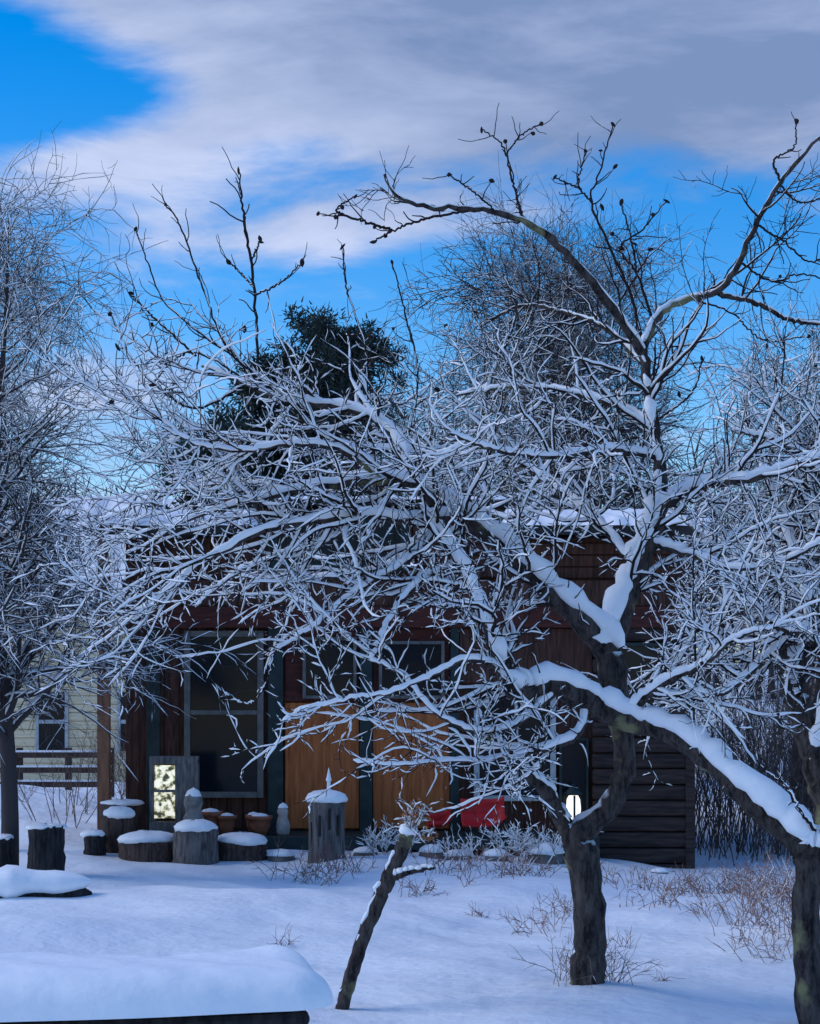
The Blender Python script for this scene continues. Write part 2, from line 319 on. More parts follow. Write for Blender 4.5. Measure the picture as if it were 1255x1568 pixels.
def sapling():
    parts=[]
    tp,tR=limbs([[(520,1556,9.8,20),(532,1510,9.8,22),(555,1440,9.8,22),(580,1375,9.8,24),(604,1325,9.8,24),(622,1280,9.8,22),(628,1268,9.8,14)],
                 [(598,1345,9.8,14),(625,1335,9.75,10),(664,1328,9.7,5)]])
    parts.append((*tubes(tp,tR,10),0,True))
    parts.append((*snow_tubes(tp,tR,8,thr=0.45,lim=(0.2,0.7),amt=0.8),1,True))
    V,Q=lathe([(0.001,-.02),(0.04,-.02),(0.05,0.0),(0.04,0.03),(0.001,0.045)],14);parts.append((V+W(625,1272,9.8),Q,1,True))
    s,sr=grow(tp[:1],tR[:1],22,(0.08,0.22),(15,80),9,up=0.1,wig=0.25,tr=(0.86,1),rr=0.2,rmin=0.003,rend=0.5,rmax=0.004)
    s2,sr2=grow(s,sr,90,(0.03,0.10),(30,80),5,up=0.05,wig=0.2,rr=0.7,rmin=0.002,rend=0.6)
    for a_,b_ in((s,sr),(s2,sr2)):
        parts.append((*tubes(a_,b_,4),2,True));parts.append((*snow_tubes(a_,b_,4,thr=0.45,add=0.0035),1,True))
    tips=s2[:,-1]
    c=tips[rng.choice(len(tips),60)]
    lf=rng.normal(0,0.012,(60,4,3));lf=c[:,None,:]+lf
    parts.append((lf.reshape(-1,3),np.arange(240).reshape(-1,4),3,False))
    mesh_obj('cut_sapling',parts,[bark,snow,brushm,noise_mat('dry_leaf',(0.22,0.07,0.03),(0.35,0.14,0.05),30,0.8,0)])
sapling()
# ---------------------------------------------------------------- background trees
def gen_tree(name,x,y,H,cr,counts,mat,seed,trunk_r=0.12,first=0.15,up1=0.04,up2=0.0,snowadd=0.0025,th=0.5,tw=0.004,lean=0,l2=(0.4,1.0),l3=(0.2,0.6),l4=(0.1,0.35),sn=True,ang=(40,75)):
    z=G(x,y)-0.1
    K=30;t=np.linspace(0,1,K)
    tp=np.stack([x+lean*t+0.05*H/5*np.sin(t*7+seed),y+0.05*np.sin(t*5+seed),z+H*t],-1)[None]
    tR=(trunk_r*(1-0.93*t))[None]
    parts=[(*tubes(tp,tR,8),0,True)]
    n1,n2,n3,n4=counts
    P1,R1=grow(tp,tR,n1,(cr*0.8,cr*1.25),ang,14,up=up1,wig=0.10,tr=(first,0.98),rr=0.45,rmin=tw*1.5,rend=0.3,taper=0.72)
    P2,R2=grow(P1,R1,n2,l2,(30,65),9,up=up2,wig=0.16,tr=(0.15,1),rr=0.6,rmin=tw*1.1,rend=0.4,rmax=tw*3)
    P3,R3=grow(P2,R2,n3,l3,(25,65),6,up=up2,wig=0.18,tr=(0.1,1),rr=0.65,rmin=tw*.9,rend=0.5,rmax=tw*1.8)
    P4,R4=grow(P3,R3,n4,l4,(25,65),4,up=up2,wig=0.18,tr=(0.1,1),rr=0.8,rmin=tw*.7,rend=0.6,rmax=tw*1.2)
    for P_,R_,sd,tt in ((P1,R1,5,th-.15),(P2,R2,4,th),(P3,R3,3,th+.2),(P4,R4,3,2)):
        parts.append((*tubes(P_,R_,sd),0,True))
        if sn and tt<1: parts.append((*snow_tubes(P_,R_,3,k=0.8,add=snowadd,thr=tt),1,True))
    return mesh_obj(name,parts,[mat,tsnow])
gen_tree('bare_tree',-3.66,17.0,6.0,1.75,(75,700,3200,4600),fbark,1,trunk_r=0.09,first=0.2,up1=0.03,up2=-0.04,tw=.0032,th=.38)
gen_tree('bare_tree',-4.4,19.5,6.2,2.0,(55,480,2100,2900),fbark,2,trunk_r=0.10,up2=-0.05,tw=.0032,th=.42)
gen_tree('bare_tree',2.3,29,8.2,3.0,(80,800,3600,6000),fbark2,3,trunk_r=0.2,first=0.3,up1=0.05,snowadd=0.002,tw=0.005,l2=(0.7,1.6),l3=(0.4,1),l4=(0.2,0.6))
gen_tree('bare_tree',0.4,31,6.8,2.4,(45,360,1600,2600),fbark2,4,trunk_r=0.16,first=0.3,up1=0.05,snowadd=0.002,tw=0.005,l2=(0.7,1.5),l3=(0.4,1),l4=(0.2,0.6))
gen_tree('bare_tree',5.6,27,6.2,2.4,(50,400,1800,3000),fbark2,5,trunk_r=0.16,first=0.15,up1=0.08,up2=0.04,snowadd=0.002,tw=0.0045,l2=(0.6,1.4),l3=(0.4,1),l4=(0.2,0.5))
def stems(region,n,h,r,spread,nb,mat,name,N=7,sn=0.0,mats=None,up=0.05,blen=(0.2,0.5),th=.45):
    x0,x1,y0,y1=region
    x=rng.uniform(x0,x1,n);y=rng.uniform(y0,y1,n);z=gh(x,y)-0.03
    d=norm(np.stack([rng.normal(0,spread,n),rng.normal(0,spread,n),np.ones(n)],-1));l=rng.uniform(h[0],h[1],n)
    P=np.zeros((n,N,3));P[:,0]=np.stack([x,y,z],-1)
    for k in range(1,N):
        d=norm(d+rng.normal(0,0.08,(n,3)));P[:,k]=P[:,k-1]+d*(l/(N-1))[:,None]
    R=r*(1-0.7*np.linspace(0,1,N))[None,:]*np.ones((n,1))
    P1,R1=grow(P,R,nb,blen,(20,60),6,up=up,wig=0.15,tr=(0.3,1),rr=0.6,rmin=r*0.4,rend=0.5)
    P2,R2=grow(P1,R1,nb*2,(blen[0]*.4,blen[1]*.5),(20,60),4,up=up,wig=0.15,tr=(0.2,1),rr=0.7,rmin=r*0.3,rend=0.5)
    parts=[]
    for a_,b_ in((P,R),(P1,R1),(P2,R2)):
        parts.append((*tubes(a_,b_,3),0,True))
        if sn: parts.append((*snow_tubes(a_,b_,3,add=sn,thr=th),1,True))
    return parts
mesh_obj('distant_trees',stems((-30,40,60,95),420,(5,8),0.10,0.1,5000,None,'d',blen=(1.2,3.2)),[fbark2,tsnow])
mesh_obj('brush_thicket',stems((3.3,7.0,20.5,27),600,(1.0,2.6),0.008,0.25,3600,None,'b',blen=(0.2,0.7)),[brushm,tsnow])
mesh_obj('brush_thicket',stems((-4.6,-3.3,23,25),50,(0.6,1.3),0.007,0.3,300,None,'b',blen=(0.2,0.4)),[brushm,tsnow])
# ---------------------------------------------------------------- pines
needle=noise_mat('pine_needles',(0.012,0.022,0.022),(0.036,0.058,0.050),3,0.8,0,detail=2)
def pine(x,y,H,cr,seed,z0frac=0.25,ncl=150):
    z=G(x,y);parts=[]
    t=np.linspace(0,1,20);tp=np.stack([x+0.1*np.sin(t*4),y+0*t,z+H*0.97*t],-1)[None];parts.append((*tubes(tp,(0.16*(1-0.9*t))[None],8),0,True))
    P1,R1=grow(tp,(0.16*(1-0.9*t))[None],ncl,(cr*0.5,cr*1.2),(55,88),8,up=0.05,wig=0.08,tr=(z0frac,1),rr=0.4,rmin=0.012,rend=0.4,taper=0.38)
    parts.append((*tubes(P1,R1,4),0,True))
    cs=[]
    for k in (2,4,5,6,7): cs.append(P1[:,k]+rng.normal(0,0.08,(len(P1),3)))
    c=np.concatenate(cs);m=64
    dirs=norm(rng.normal(size=(len(c),m,3))+np.array([0,0,0.25]));rad=(0.26+0.20*rng.random((len(c),1,1)))
    st=c[:,None,:]+dirs*rad*rng.random((len(c),m,1))*0.8
    en=st+norm(dirs+rng.normal(0,0.5,dirs.shape))*0.12
    wv=norm(np.cross(dirs,rng.normal(size=dirs.shape)))*0.020
    V=np.stack([st-wv,st+wv,en+wv*0.4,en-wv*0.4],2).reshape(-1,3)
    parts.append((V,np.arange(len(V)).reshape(-1,4),1,False))
    return mesh_obj('pine_tree',parts,[fbark,needle])
pine(-1.45,38,9.0,1.9,1,.3,170)
pine(-2.75,39,8.2,1.8,2,.3,140)
pine(-3.7,36,6.4,1.5,3,.3,90)
# ---------------------------------------------------------------- dry grass
def grass():
    cl=[(480,1345,.28,.34),(520,1335,.2,.28),(640,1372,.12,.2),(700,1345,.25,.28),(770,1352,.25,.24),(800,1345,.2,.25),(830,1415,.2,.22),(860,1395,.15,.2),(1000,1385,.2,.26),(1050,1360,.25,.2),(950,1350,.3,.2),
        (1140,1420,.15,.46),(1150,1450,.2,.24),(1190,1385,.25,.42),(1225,1440,.2,.46),(1100,1345,.4,.28),(1200,1470,.12,.2),(900,1520,.12,.32),(930,1525,.10,.28),(870,1525,.08,.22),(1015,1515,.03,.08),(430,1455,.03,.09),(1180,1350,.4,.4),(1230,1370,.3,.5),
        (960,1440,.05,.12),(1080,1400,.08,.16),(715,1365,.05,.3),(740,1400,.03,.12)]
    parts=[]
    for px,py,rad,h in cl:
        d=CZ*F/(py-HY);x=(px-CX)*d/F
        n=int(9+rad*h*340) if rad>.05 else 6
        x_=x+rng.normal(0,rad*0.6,n);y_=d+rng.normal(0,rad,n);P=np.zeros((n,6,3))
        P[:,0]=np.stack([x_,y_,gh(x_,y_)-0.02],-1)
        dd=norm(np.stack([rng.normal(0,.4,n),rng.normal(0,.4,n),np.ones(n)],-1));l=h*rng.uniform(.4,1.15,n)
        for k in range(1,6):
            dd=norm(dd+rng.normal(0,0.12,(n,3))-np.array([0,0,0.12]));P[:,k]=P[:,k-1]+dd*(l/5)[:,None]
        R=0.0028*d/12*np.ones((n,6))*np.linspace(1,.5,6)
        P1,R1=grow(P,R,n*3,(0.04,0.14),(20,60),4,up=0,wig=0.2,tr=(.4,1),rr=.8,rmin=0.0019*d/12,rend=.6)
        for a_,b_ in((P,R),(P1,R1)): parts.append((*tubes(a_,b_,3),0,True))
        parts.append((*snow_tubes(P,R,3,add=0.002,thr=0.8),1,True))
    mesh_obj('dry_grass',parts,[noise_mat('dry_stalk',(0.15,0.07,0.055),(0.32,0.19,0.145),2,.9,0,detail=2),snow])
grass()
# ---------------------------------------------------------------- cabin
HD=20.5
def hx(p): return (p-CX)*HD/F
def hz(p): return CZ+(HY-p)*HD/F
def box(name,x0,x1,y0,y1,z0,z1,mat,parent,bev=0.006):
    x0,x1=sorted((x0,x1));z0,z1=sorted((z0,z1));y0,y1=sorted((y0,y1))
    V=[(x0,y0,z0),(x1,y0,z0),(x1,y1,z0),(x0,y1,z0),(x0,y0,z1),(x1,y0,z1),(x1,y1,z1),(x0,y1,z1)]
    Q=[(0,3,2,1),(4,5,6,7),(0,1,5,4),(1,2,6,5),(2,3,7,6),(3,0,4,7)]
    o=mesh_obj(name,[(V,Q,0,False)],[mat],parent)
    if bev:
        m=o.modifiers.new('b','BEVEL');m.width=bev;m.segments=2
    return o
def slab(name,quad,th,mat,parent,bev=0):
    q=np.array(quad,float);up=q+np.array([0,0,th])
    V=np.concatenate([q,up]);Q=[(0,3,2,1),(4,5,6,7),(0,1,5,4),(1,2,6,5),(2,3,7,6),(3,0,4,7)]
    o=mesh_obj(name,[(V,Q,0,False)],[mat],parent)
    return o
redwood=noise_mat('red_brown_boards',(0.035,0.015,0.011),(0.105,0.042,0.028),6,.8,.3,stretch=(6,6,.6))
darkred=noise_mat('dark_red_trim',(0.05,0.013,0.010),(0.10,0.025,0.018),5,.8,.2,stretch=(1,6,6))
orangew=noise_mat('orange_plywood',(0.28,0.070,0.016),(0.48,0.145,0.040),5,.6,.2,stretch=(5,5,.5))
green=noise_mat('dark_green_paint',(0.010,0.022,0.024),(0.022,0.040,0.040),8,.6,.1)
framem=noise_mat('grey_window_frame',(0.10,0.10,0.095),(0.16,0.155,0.145),8,.7,.1)
whitefr=noise_mat('pale_window_frame',(0.32,0.35,0.37),(0.46,0.48,0.49),8,.6,.1)
logw=noise_mat('weathered_siding',(0.020,0.014,0.013),(0.062,0.040,0.034),5,.85,.5,stretch=(.6,5,6))
tanw=noise_mat('cedar_post',(0.17,0.075,0.045),(0.30,0.14,0.08),5,.8,.3,stretch=(5,5,.6))
glass,nt,b=newmat('dark_window_glass');b.inputs['Base Color'].default_value=(0.006,0.010,0.016,1);b.inputs['Roughness'].default_value=0.12;b.inputs['Specular IOR Level'].default_value=0.16
nn=nt.nodes.new('ShaderNodeTexNoise');nn.inputs['Scale'].default_value=3;nn.inputs['Detail'].default_value=3;bb=nt.nodes.new('ShaderNodeBump');bb.inputs['Strength'].default_value=.3;nt.links.new(nn.outputs['Fac'],bb.inputs['Height']);nt.links.new(bb.outputs[0],b.inputs['Normal'])
brick,nt,b=newmat('chimney_brick');bt=nt.nodes.new('ShaderNodeTexBrick');bt.inputs['Scale'].default_value=6;bt.inputs['Color1'].default_value=(.18,.06,.04,1);bt.inputs['Color2'].default_value=(.12,.045,.035,1);bt.inputs['Mortar'].default_value=(.25,.23,.2,1)
tcc=nt.nodes.new('ShaderNodeTexCoord');mm=nt.nodes.new('ShaderNodeMapping');mm.inputs['Rotation'].default_value=(math.pi/2,0,0);nt.links.new(tcc.outputs['Object'],mm.inputs[0]);nt.links.new(mm.outputs[0],bt.inputs['Vector']);nt.links.new(bt.outputs[0],b.inputs['Base Color']);b.inputs['Roughness'].default_value=.9
cab=empty('wooden_cabin')
zE=hz(826);yE=HD-.6;yR=23.2;zR=zE+.42
box('walls',hx(192),hx(1050),HD,25.5,-0.4,zE+.02,redwood,cab)
for i,p in enumerate(np.arange(205,700,24)):
    box('wall_board_%d'%i,hx(p),hx(p+21),HD-0.022,HD-0.002,hz(1268),hz(832),redwood,cab,.004)
for i,zz in enumerate(np.arange(hz(886),hz(834),.13)):
    box('upper_clapboard_%d'%i,hx(702),hx(1045),HD-.05,HD-.024,zz,zz+.12,redwood,cab,.01)
def window(n,x0,x1,zt,zb,Yf,fw,mat,rails=(),muls=()):
    X0,X1,ZT,ZB=hx(x0),hx(x1),hz(zt),hz(zb)
    box(n+'_glass',X0+fw*.5,X1-fw*.5,Yf-0.03,Yf-0.02,ZB+fw*.5,ZT-fw*.5,glass,cab,0)
    box(n+'_frame_left',X0,X0+fw,Yf-.075,Yf-.015,ZB,ZT,mat,cab)
    box(n+'_frame_right',X1-fw,X1,Yf-.075,Yf-.015,ZB,ZT,mat,cab)
    box(n+'_frame_top',X0+fw+.001,X1-fw-.001,Yf-.07,Yf-.015,ZT-fw,ZT,mat,cab)
    box(n+'_frame_sill',X0+fw+.001,X1-fw-.001,Yf-.09,Yf-.015,ZB,ZB+fw,mat,cab)
    for k,r in enumerate(rails): box(n+'_rail_%d'%k,X0+fw+.001,X1-fw-.001,Yf-.06,Yf-.018,hz(r)-.025,hz(r)+.025,mat,cab)
    for k,r in enumerate(muls): box(n+'_mullion_%d'%k,hx(r)-.02,hx(r)+.02,Yf-.058,Yf-.019,ZB+fw,ZT-fw,mat,cab)
box('porch_corner_trim',hx(226),hx(246),HD-.10,HD-.03,hz(1272),hz(905),green,cab)
window('tall_window',283,404,966,1221,HD-.02,.065,framem,(1091,))
box('post_trim_1',hx(411),hx(434),HD-.10,HD-.03,hz(1272),hz(905),green,cab)
box('door_panel_left',hx(437),hx(550),HD-.06,HD-.03,hz(1268),hz(1076),orangew,cab)
box('door_panel_right',hx(571),hx(688),HD-.06,HD-.03,hz(1268),hz(1076),orangew,cab)
for k,p in enumerate((437,495,571,630)): box('door_batten_%d'%k,hx(p),hx(p+5),HD-.072,HD-.061,hz(1266),hz(1078),orangew,cab,.002)
box('upper_panel_left',hx(437),hx(550),HD-.06,HD-.03,hz(1074),hz(962),darkred,cab)
box('upper_panel_right',hx(571),hx(688),HD-.06,HD-.03,hz(1074),hz(962),darkred,cab)
window('door_window_left',464,546,976,1070,HD-.06,.035,framem)
window('door_window_right',580,680,982,1070,HD-.06,.035,framem)
box('door_post',hx(551),hx(570),HD-.11,HD-.03,hz(1272),hz(905),green,cab)
box('post_trim_2',hx(689),hx(702),HD-.11,HD-.03,hz(1272),hz(905),green,cab)
window('bay_window_1',725,850,1050,1226,HD-.02,.06,whitefr,(),(790,))
window('bay_window_2',855,900,1130,1262,HD-.02,.03,green)
box('header_beam',hx(220),hx(1058),HD-.20,HD-.11,hz(962),hz(930),darkred,cab)
box('soffit_board',hx(190),hx(1058),HD-.16,HD-.02,hz(929),hz(890),redwood,cab)
box('bay_header',hx(703),hx(905),HD-.09,HD-.025,hz(1046),hz(963),redwood,cab)
box('corner_post',hx(160),hx(178),HD-.5,HD-.38,G(hx(165),20)-.1,zE-.0,tanw,cab)
for i,zz in enumerate(np.arange(-0.35,hz(965),0.17)):
    box('siding_log_%d'%i,hx(905),hx(1052),HD-.17+.012*math.sin(i*3),HD-.03,zz,zz+0.16,logw,cab,.03)
box('siding_corner',hx(1046),hx(1060),HD-.19,HD+.1,-.4,hz(900),logw,cab)
window('side_window',930,1010,985,1095,HD-.17,.04,green)
box('deck',hx(215),hx(905),HD-.9,HD-.001,hz(1287)-.03,hz(1272),green,cab)
box('deck_skirt',hx(220),hx(900),HD-.86,HD-.8,-.2,hz(1289)-.03,redwood,cab)
deck_z=hz(1272)
roofm=noise_mat('roof_shingle',(0.02,0.02,0.02),(0.05,0.045,0.045),8,.9,.3)
def snow_sheet(name,x0,x1,y0,z0,y1,z1,th,parent,nx=90,ny=24):
    u=np.linspace(0,1,nx);v=np.linspace(0,1,ny);U,Vv=np.meshgrid(u,v)
    edge=np.minimum(np.minimum(U*(x1-x0),(1-U)*(x1-x0)),np.minimum(Vv*abs(y1-y0),(1-Vv)*abs(y1-y0)+0.2))
    t=th*np.sqrt(np.clip(edge/0.12,0,1))*(1+.16*np.sin(U*27+Vv*5)+.14*np.sin(U*61))
    X=x0+(x1-x0)*U;Yy=y0+(y1-y0)*Vv-0.03*np.sin(U*50)*(Vv<.1);Zz=z0+(z1-z0)*Vv+t
    a=(np.arange(ny-1)[:,None]*nx+np.arange(nx-1)[None,:]).ravel()
    return mesh_obj(name,[(np.stack([X,Yy,Zz],-1).reshape(-1,3),np.stack([a,a+1,a+nx+1,a+nx],-1),0,True)],[snow],parent)
xl,xr=hx(150),hx(1085);xa,xb=hx(397),hx(766)
for nm,p0,p1 in (('left',xl,xa),('right',xb,xr)):
    slab('roof_front_'+nm,[(p0,yE,zE),(p1,yE,zE),(p1,yR,zR),(p0,yR,zR)],.1,roofm,cab)
    snow_sheet('roof_snow_'+nm,p0-.02,p1+.02,yE-.04,zE+.095,yR,zR+.095,.08,cab,50)
slab('roof_back',[(xl,yR,zR),(xr,yR,zR),(xr,26.2,zE-.1),(xl,26.2,zE-.1)],.1,roofm,cab)
snow_sheet('roof_snow_back',xl-.02,xr+.02,26.25,zE+.0,yR,zR+.095,.08,cab)
box('dormer_wall',xa,xb,HD-.02,yR,zE-.4,hz(778),redwood,cab)
window('dormer_window',412,626,786,876,HD-.04,.09,green,(),(485,555))
for i,zz in enumerate(np.arange(hz(884),hz(790),.12)):
    box('dormer_clapboard_%d'%i,hx(632),hx(760),HD-.075,HD-.052,zz,zz+.11,redwood,cab,.01)
slab('dormer_roof',[(hx(385),HD-.3,hz(776)),(hx(778),HD-.3,hz(776)),(hx(778),23.4,hz(776)+.08),(hx(385),23.4,hz(776)+.08)],.05,roofm,cab)
snow_sheet('dormer_snow',hx(383),hx(780),HD-.33,hz(776)+.045,23.4,hz(776)+.12,.05,cab)
box('chimney',hx(305),hx(335),22.9,23.25,3.4,CZ+(HY-668)*23/F,brick,cab)
box('chimney_cap',hx(301),hx(339),22.86,23.29,CZ+(HY-668)*23/F+.001,CZ+(HY-662)*23/F,snow,cab,.02)
lan=empty('porch_lantern')
em,nt,b=newmat('lantern_glow');b.inputs['Emission Color'].default_value=(1,.93,.8,1);b.inputs['Emission Strength'].default_value=1.3;b.inputs['Base Color'].default_value=(.8,.8,.75,1)
lx=hx(874);ly=HD-.3
V,Q=lathe([(.001,0),(.055,0),(.075,.05),(.08,.16),(.07,.25),(.05,.29),(.001,.29)],16,cx=lx,cy=ly,cz=hz(1257));mesh_obj('glass',[(V,Q,0,True)],[em],lan)
for k in range(4):
    a=k*math.pi/2+0.05
    V,Q=lathe([(.001,0),(.012,0),(.012,.3),(.001,.3)],6,cx=lx+.085*math.sin(a),cy=ly-.085*math.cos(a),cz=hz(1258));mesh_obj('bar_%d'%k,[(V,Q,0,True)],[green],lan)
V,Q=lathe([(.001,0),(.1,0),(.1,.02),(.03,.09),(.012,.12),(.001,.12)],16,cx=lx,cy=ly,cz=hz(1215));mesh_obj('cap',[(V,Q,0,True)],[green],lan)
V,Q=lathe([(.001,0),(.1,0),(.1,.03),(.001,.03)],16,cx=lx,cy=ly,cz=hz(1257)-.031);mesh_obj('base',[(V,Q,0,True)],[green],lan)
V,Q=lathe([(.001,-.4),(.03,-.4),(.03,0),(.001,0)],8,cx=lx,cy=ly,cz=hz(1257)-.03);mesh_obj('post',[(V,Q,0,True)],[green],lan)
# framed mirror by the stumps; its bright reflection is painted in and glows
mir,nt,b=newmat('painted_reflection_glass')
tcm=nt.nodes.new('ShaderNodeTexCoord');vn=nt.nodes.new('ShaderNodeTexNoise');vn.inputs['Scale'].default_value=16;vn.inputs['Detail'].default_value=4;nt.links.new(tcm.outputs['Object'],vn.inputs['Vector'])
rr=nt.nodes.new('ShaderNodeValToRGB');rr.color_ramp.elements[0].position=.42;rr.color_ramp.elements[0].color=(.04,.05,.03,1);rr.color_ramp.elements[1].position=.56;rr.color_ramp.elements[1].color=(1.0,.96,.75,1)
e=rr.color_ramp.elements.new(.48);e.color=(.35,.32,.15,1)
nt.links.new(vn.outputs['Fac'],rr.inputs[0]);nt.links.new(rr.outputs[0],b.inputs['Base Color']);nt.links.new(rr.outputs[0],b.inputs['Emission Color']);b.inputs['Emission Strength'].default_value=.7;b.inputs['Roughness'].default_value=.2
mr_=empty('framed_mirror')
stonew=noise_mat('grey_weathered_wood',(0.07,0.065,0.065),(0.18,0.17,0.165),10,.9,.4,stretch=(3,3,.6))
D0=19.5
def gx(p,d): return (p-CX)*d/F
def gz(p,d): return CZ+(HY-p)*d/F
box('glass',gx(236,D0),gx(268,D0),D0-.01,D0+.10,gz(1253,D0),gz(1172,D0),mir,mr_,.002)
box('frame_left',gx(229,D0),gx(236,D0)-.001,D0-.03,D0+.12,gz(1258,D0),gz(1163,D0),stonew,mr_)
box('frame_right',gx(268,D0)+.001,gx(303,D0),D0-.03,D0+.13,gz(1258,D0),gz(1163,D0),stonew,mr_)
box('frame_top',gx(229,D0),gx(303,D0),D0-.035,D0+.12,gz(1170,D0)+.002,gz(1158,D0),stonew,mr_)
box('cross_bar',gx(236,D0)+.001,gx(268,D0)-.001,D0-.022,D0-.011,gz(1213,D0),gz(1209,D0),stonew,mr_,.002)
box('frame_bottom',gx(229,D0),gx(303,D0),D0-.035,D0+.12,gz(1268,D0)-.25,gz(1258,D0)-.001,stonew,mr_)
# ---------------------------------------------------------------- stumps
dkst=noise_mat('dark_stump',(0.008,0.008,0.010),(0.035,0.032,0.033),9,.95,.7,stretch=(4,4,.5))
gyst=noise_mat('grey_stump',(0.05,0.045,0.045),(0.17,0.15,0.145),8,.95,.6,stretch=(4,4,.5))
brst=noise_mat('brown_stump',(0.035,0.022,0.02),(0.10,0.065,0.055),8,.95,.6,stretch=(4,4,.5))
def stump(px,pytop,pybase,wpx,cap,mat,d=None,name='tree_stump'):
    if d is None: d=CZ*F/(pybase-HY)
    x=gx(px,d);r=wpx/2*d/F;z0=G(x,d)-.1;zt=gz(pytop,d);h=zt-z0
    o=[];K=9
    prof=[(r*(1.12-.12*min(1,k/3))*(1+.02*math.sin(k*2)),h*k/(K-1)) for k in range(K)]+[(r*.9,h+.004),(.001,h+.006)]
    V,Q=lathe(prof,28,.04,x,d,z0);V=V+rng.normal(0,.006,V.shape)
    V[:,2]+=.05*(V[:,0]-x)*rng.normal();o.append((V,Q,0,True))
    if cap:
        c=cap*d/F;ox,oy=rng.normal(0,.012,2)
        V,Q=lathe([(r*.8,h-.02),(r*.99,h-.01),(r*1.06,h+c*.3),(r*.95,h+c*.7),(r*.72,h+c*1.0),(r*.4,h+c*1.2),(.001,h+c*1.25)],24,.07,x+ox,d+oy,z0+.003);o.append((V+rng.normal(0,.004,V.shape),Q,1,True))
    return mesh_obj(name,o,[mat,snow])
stump(5,1284,1342,32,5,dkst);stump(71,1268,1345,56,5,dkst)
stump(145,1280,1312,34,7,dkst);stump(180,1250,1308,48,12,brst)
stump(228,1288,1316,88,12,brst,18.9);stump(300,1270,1314,66,12,gyst,18.7);stump(370,1290,1314,80,12,brst,19.0)
stump(187,1231,1300,62,5,brst,19.9)
def pedestal():
    d=18.6;x=gx(500,d);z0=G(x,d)-.1;zt=gz(1228,d);h=zt-z0;r=28*d/F;parts=[]
    V,Q=lathe([(r*1.08,0),(r*1.0,h*.25),(r*.98,h*.6),(r,h*.9),(r*1.03,h),(.001,h+.002)],28,.03,x,d,z0);parts.append((V,Q,0,True))
    V,Q=lathe([(r*.8,h-.01),(r*1.06,h),(r*1.12,h+.03),(r*1.0,h+.075),(r*.7,h+.10),(r*.25,h+.115),(.001,h+.12)],24,.04,x,d,z0+.003);parts.append((V+rng.normal(0,.003,V.shape),Q,1,True))
    V,Q=lathe([(.02,h+.10),(.018,h+.2),(.03,h+.215),(.022,h+.24),(.010,h+.30),(.001,h+.34)],10,0,x+.02,d,z0);parts.append((V,Q,1,True))
    for a in (-.9,-.35,.2,.7):
        V,Q=lathe([(.001,0),(.012,.01),(.014,h*.3),(.001,h*.33)],6,0,x+r*.99*math.sin(a),d-r*.99*math.cos(a),z0+h*(.5+.1*math.sin(a*9)));parts.append((V,Q,2,True))
    mesh_obj('stump_pedestal',parts,[gyst,snow,dkst])
pedestal()
terra=noise_mat('terracotta',(0.22,0.075,0.045),(0.38,0.15,0.09),8,.85,.2)
stone=noise_mat('grey_stone',(0.14,0.13,0.125),(0.28,0.26,0.25),14,.9,.4)
def pot(px,d,r,h,zb):
    x=gx(px,d)
    V,Q=lathe([(.001,0),(r*.62,0),(r*.9,h*.5),(r,h*.8),(r*1.1,h*.82),(r*1.1,h),(r*.95,h),(r*.9,h*.85),(.001,h*.83)],20,0,x,d,zb)
    V2,Q2=lathe([(r*.92,h*.9),(r*.6,h*1.08),(.001,h*1.15)],16,.05,x,d,zb)
    mesh_obj('terracotta_pot',[(V,Q,0,True),(V2,Q2,1,True)],[terra,snow])
pot(322,20.0,.12,.24,deck_z);pot(347,19.95,.10,.2,deck_z);pot(398,19.9,.12,.2,deck_z)
pot(388,20.1,.08,.2,deck_z)
def figurine(px,d,s,zb,name,mat):
    x=gx(px,d)
    V,Q=lathe([(.001,0),(.11*s,0),(.125*s,.04*s),(.12*s,.15*s),(.105*s,.24*s),(.078*s,.29*s),(.085*s,.33*s),(.098*s,.39*s),(.085*s,.45*s),(.045*s,.495*s),(.001,.51*s)],20,.05,x,d,zb)
    V2,Q2=lathe([(.085*s,.45*s),(.06*s,.505*s),(.001,.54*s)],16,.05,x,d,zb+.004)
    mesh_obj(name,[(V+rng.normal(0,.003,V.shape),Q,0,True),(V2,Q2,1,True)],[mat,snow])
figurine(296,19.35,1.0,deck_z-.02,'garden_statue',stone)
palest=noise_mat('pale_plaster',(0.3,0.26,0.24),(.45,.4,.38),10,.8,.2)
figurine(433,19.9,.62,deck_z,'garden_gnome',palest)
redp=noise_mat('red_plastic',(0.42,0.012,0.016),(0.55,0.022,0.026),4,.5,.05)
def sled(px,py,d,L,Wd,tilt,yaw):
    nu,nv=24,14;U,V_=np.meshgrid(np.linspace(-1,1,nu),np.linspace(-1,1,nv))
    X=U*L/2;Yv=V_*Wd/2*(1-.25*np.clip(U,0,1)**2);Z=.09*np.abs(V_)**4+.10*np.clip(U,0,1)**3+.03*np.clip(-U-.6,0,1)
    Z+=.015*np.sin(V_*9)
    R=np.stack([X,Yv,Z],-1).reshape(-1,3)
    ct,st=math.cos(tilt),math.sin(tilt);R=R@np.array([[1,0,0],[0,ct,-st],[0,st,ct]]).T
    cy,sy=math.cos(yaw),math.sin(yaw);R=R@np.array([[cy,-sy,0],[sy,cy,0],[0,0,1]]).T
    R+=W(px,py,d);a=(np.arange(nv-1)[:,None]*nu+np.arange(nu-1)[None,:]).ravel()
    o=mesh_obj('red_sled',[(R,np.stack([a,a+1,a+nu+1,a+nu],-1),0,True)],[redp]);m=o.modifiers.new('s','SOLIDIFY');m.thickness=.012
sled(738,1252,19.7,.44,.34,.8,.1);sled(672,1262,19.75,.24,.16,.45,.3)
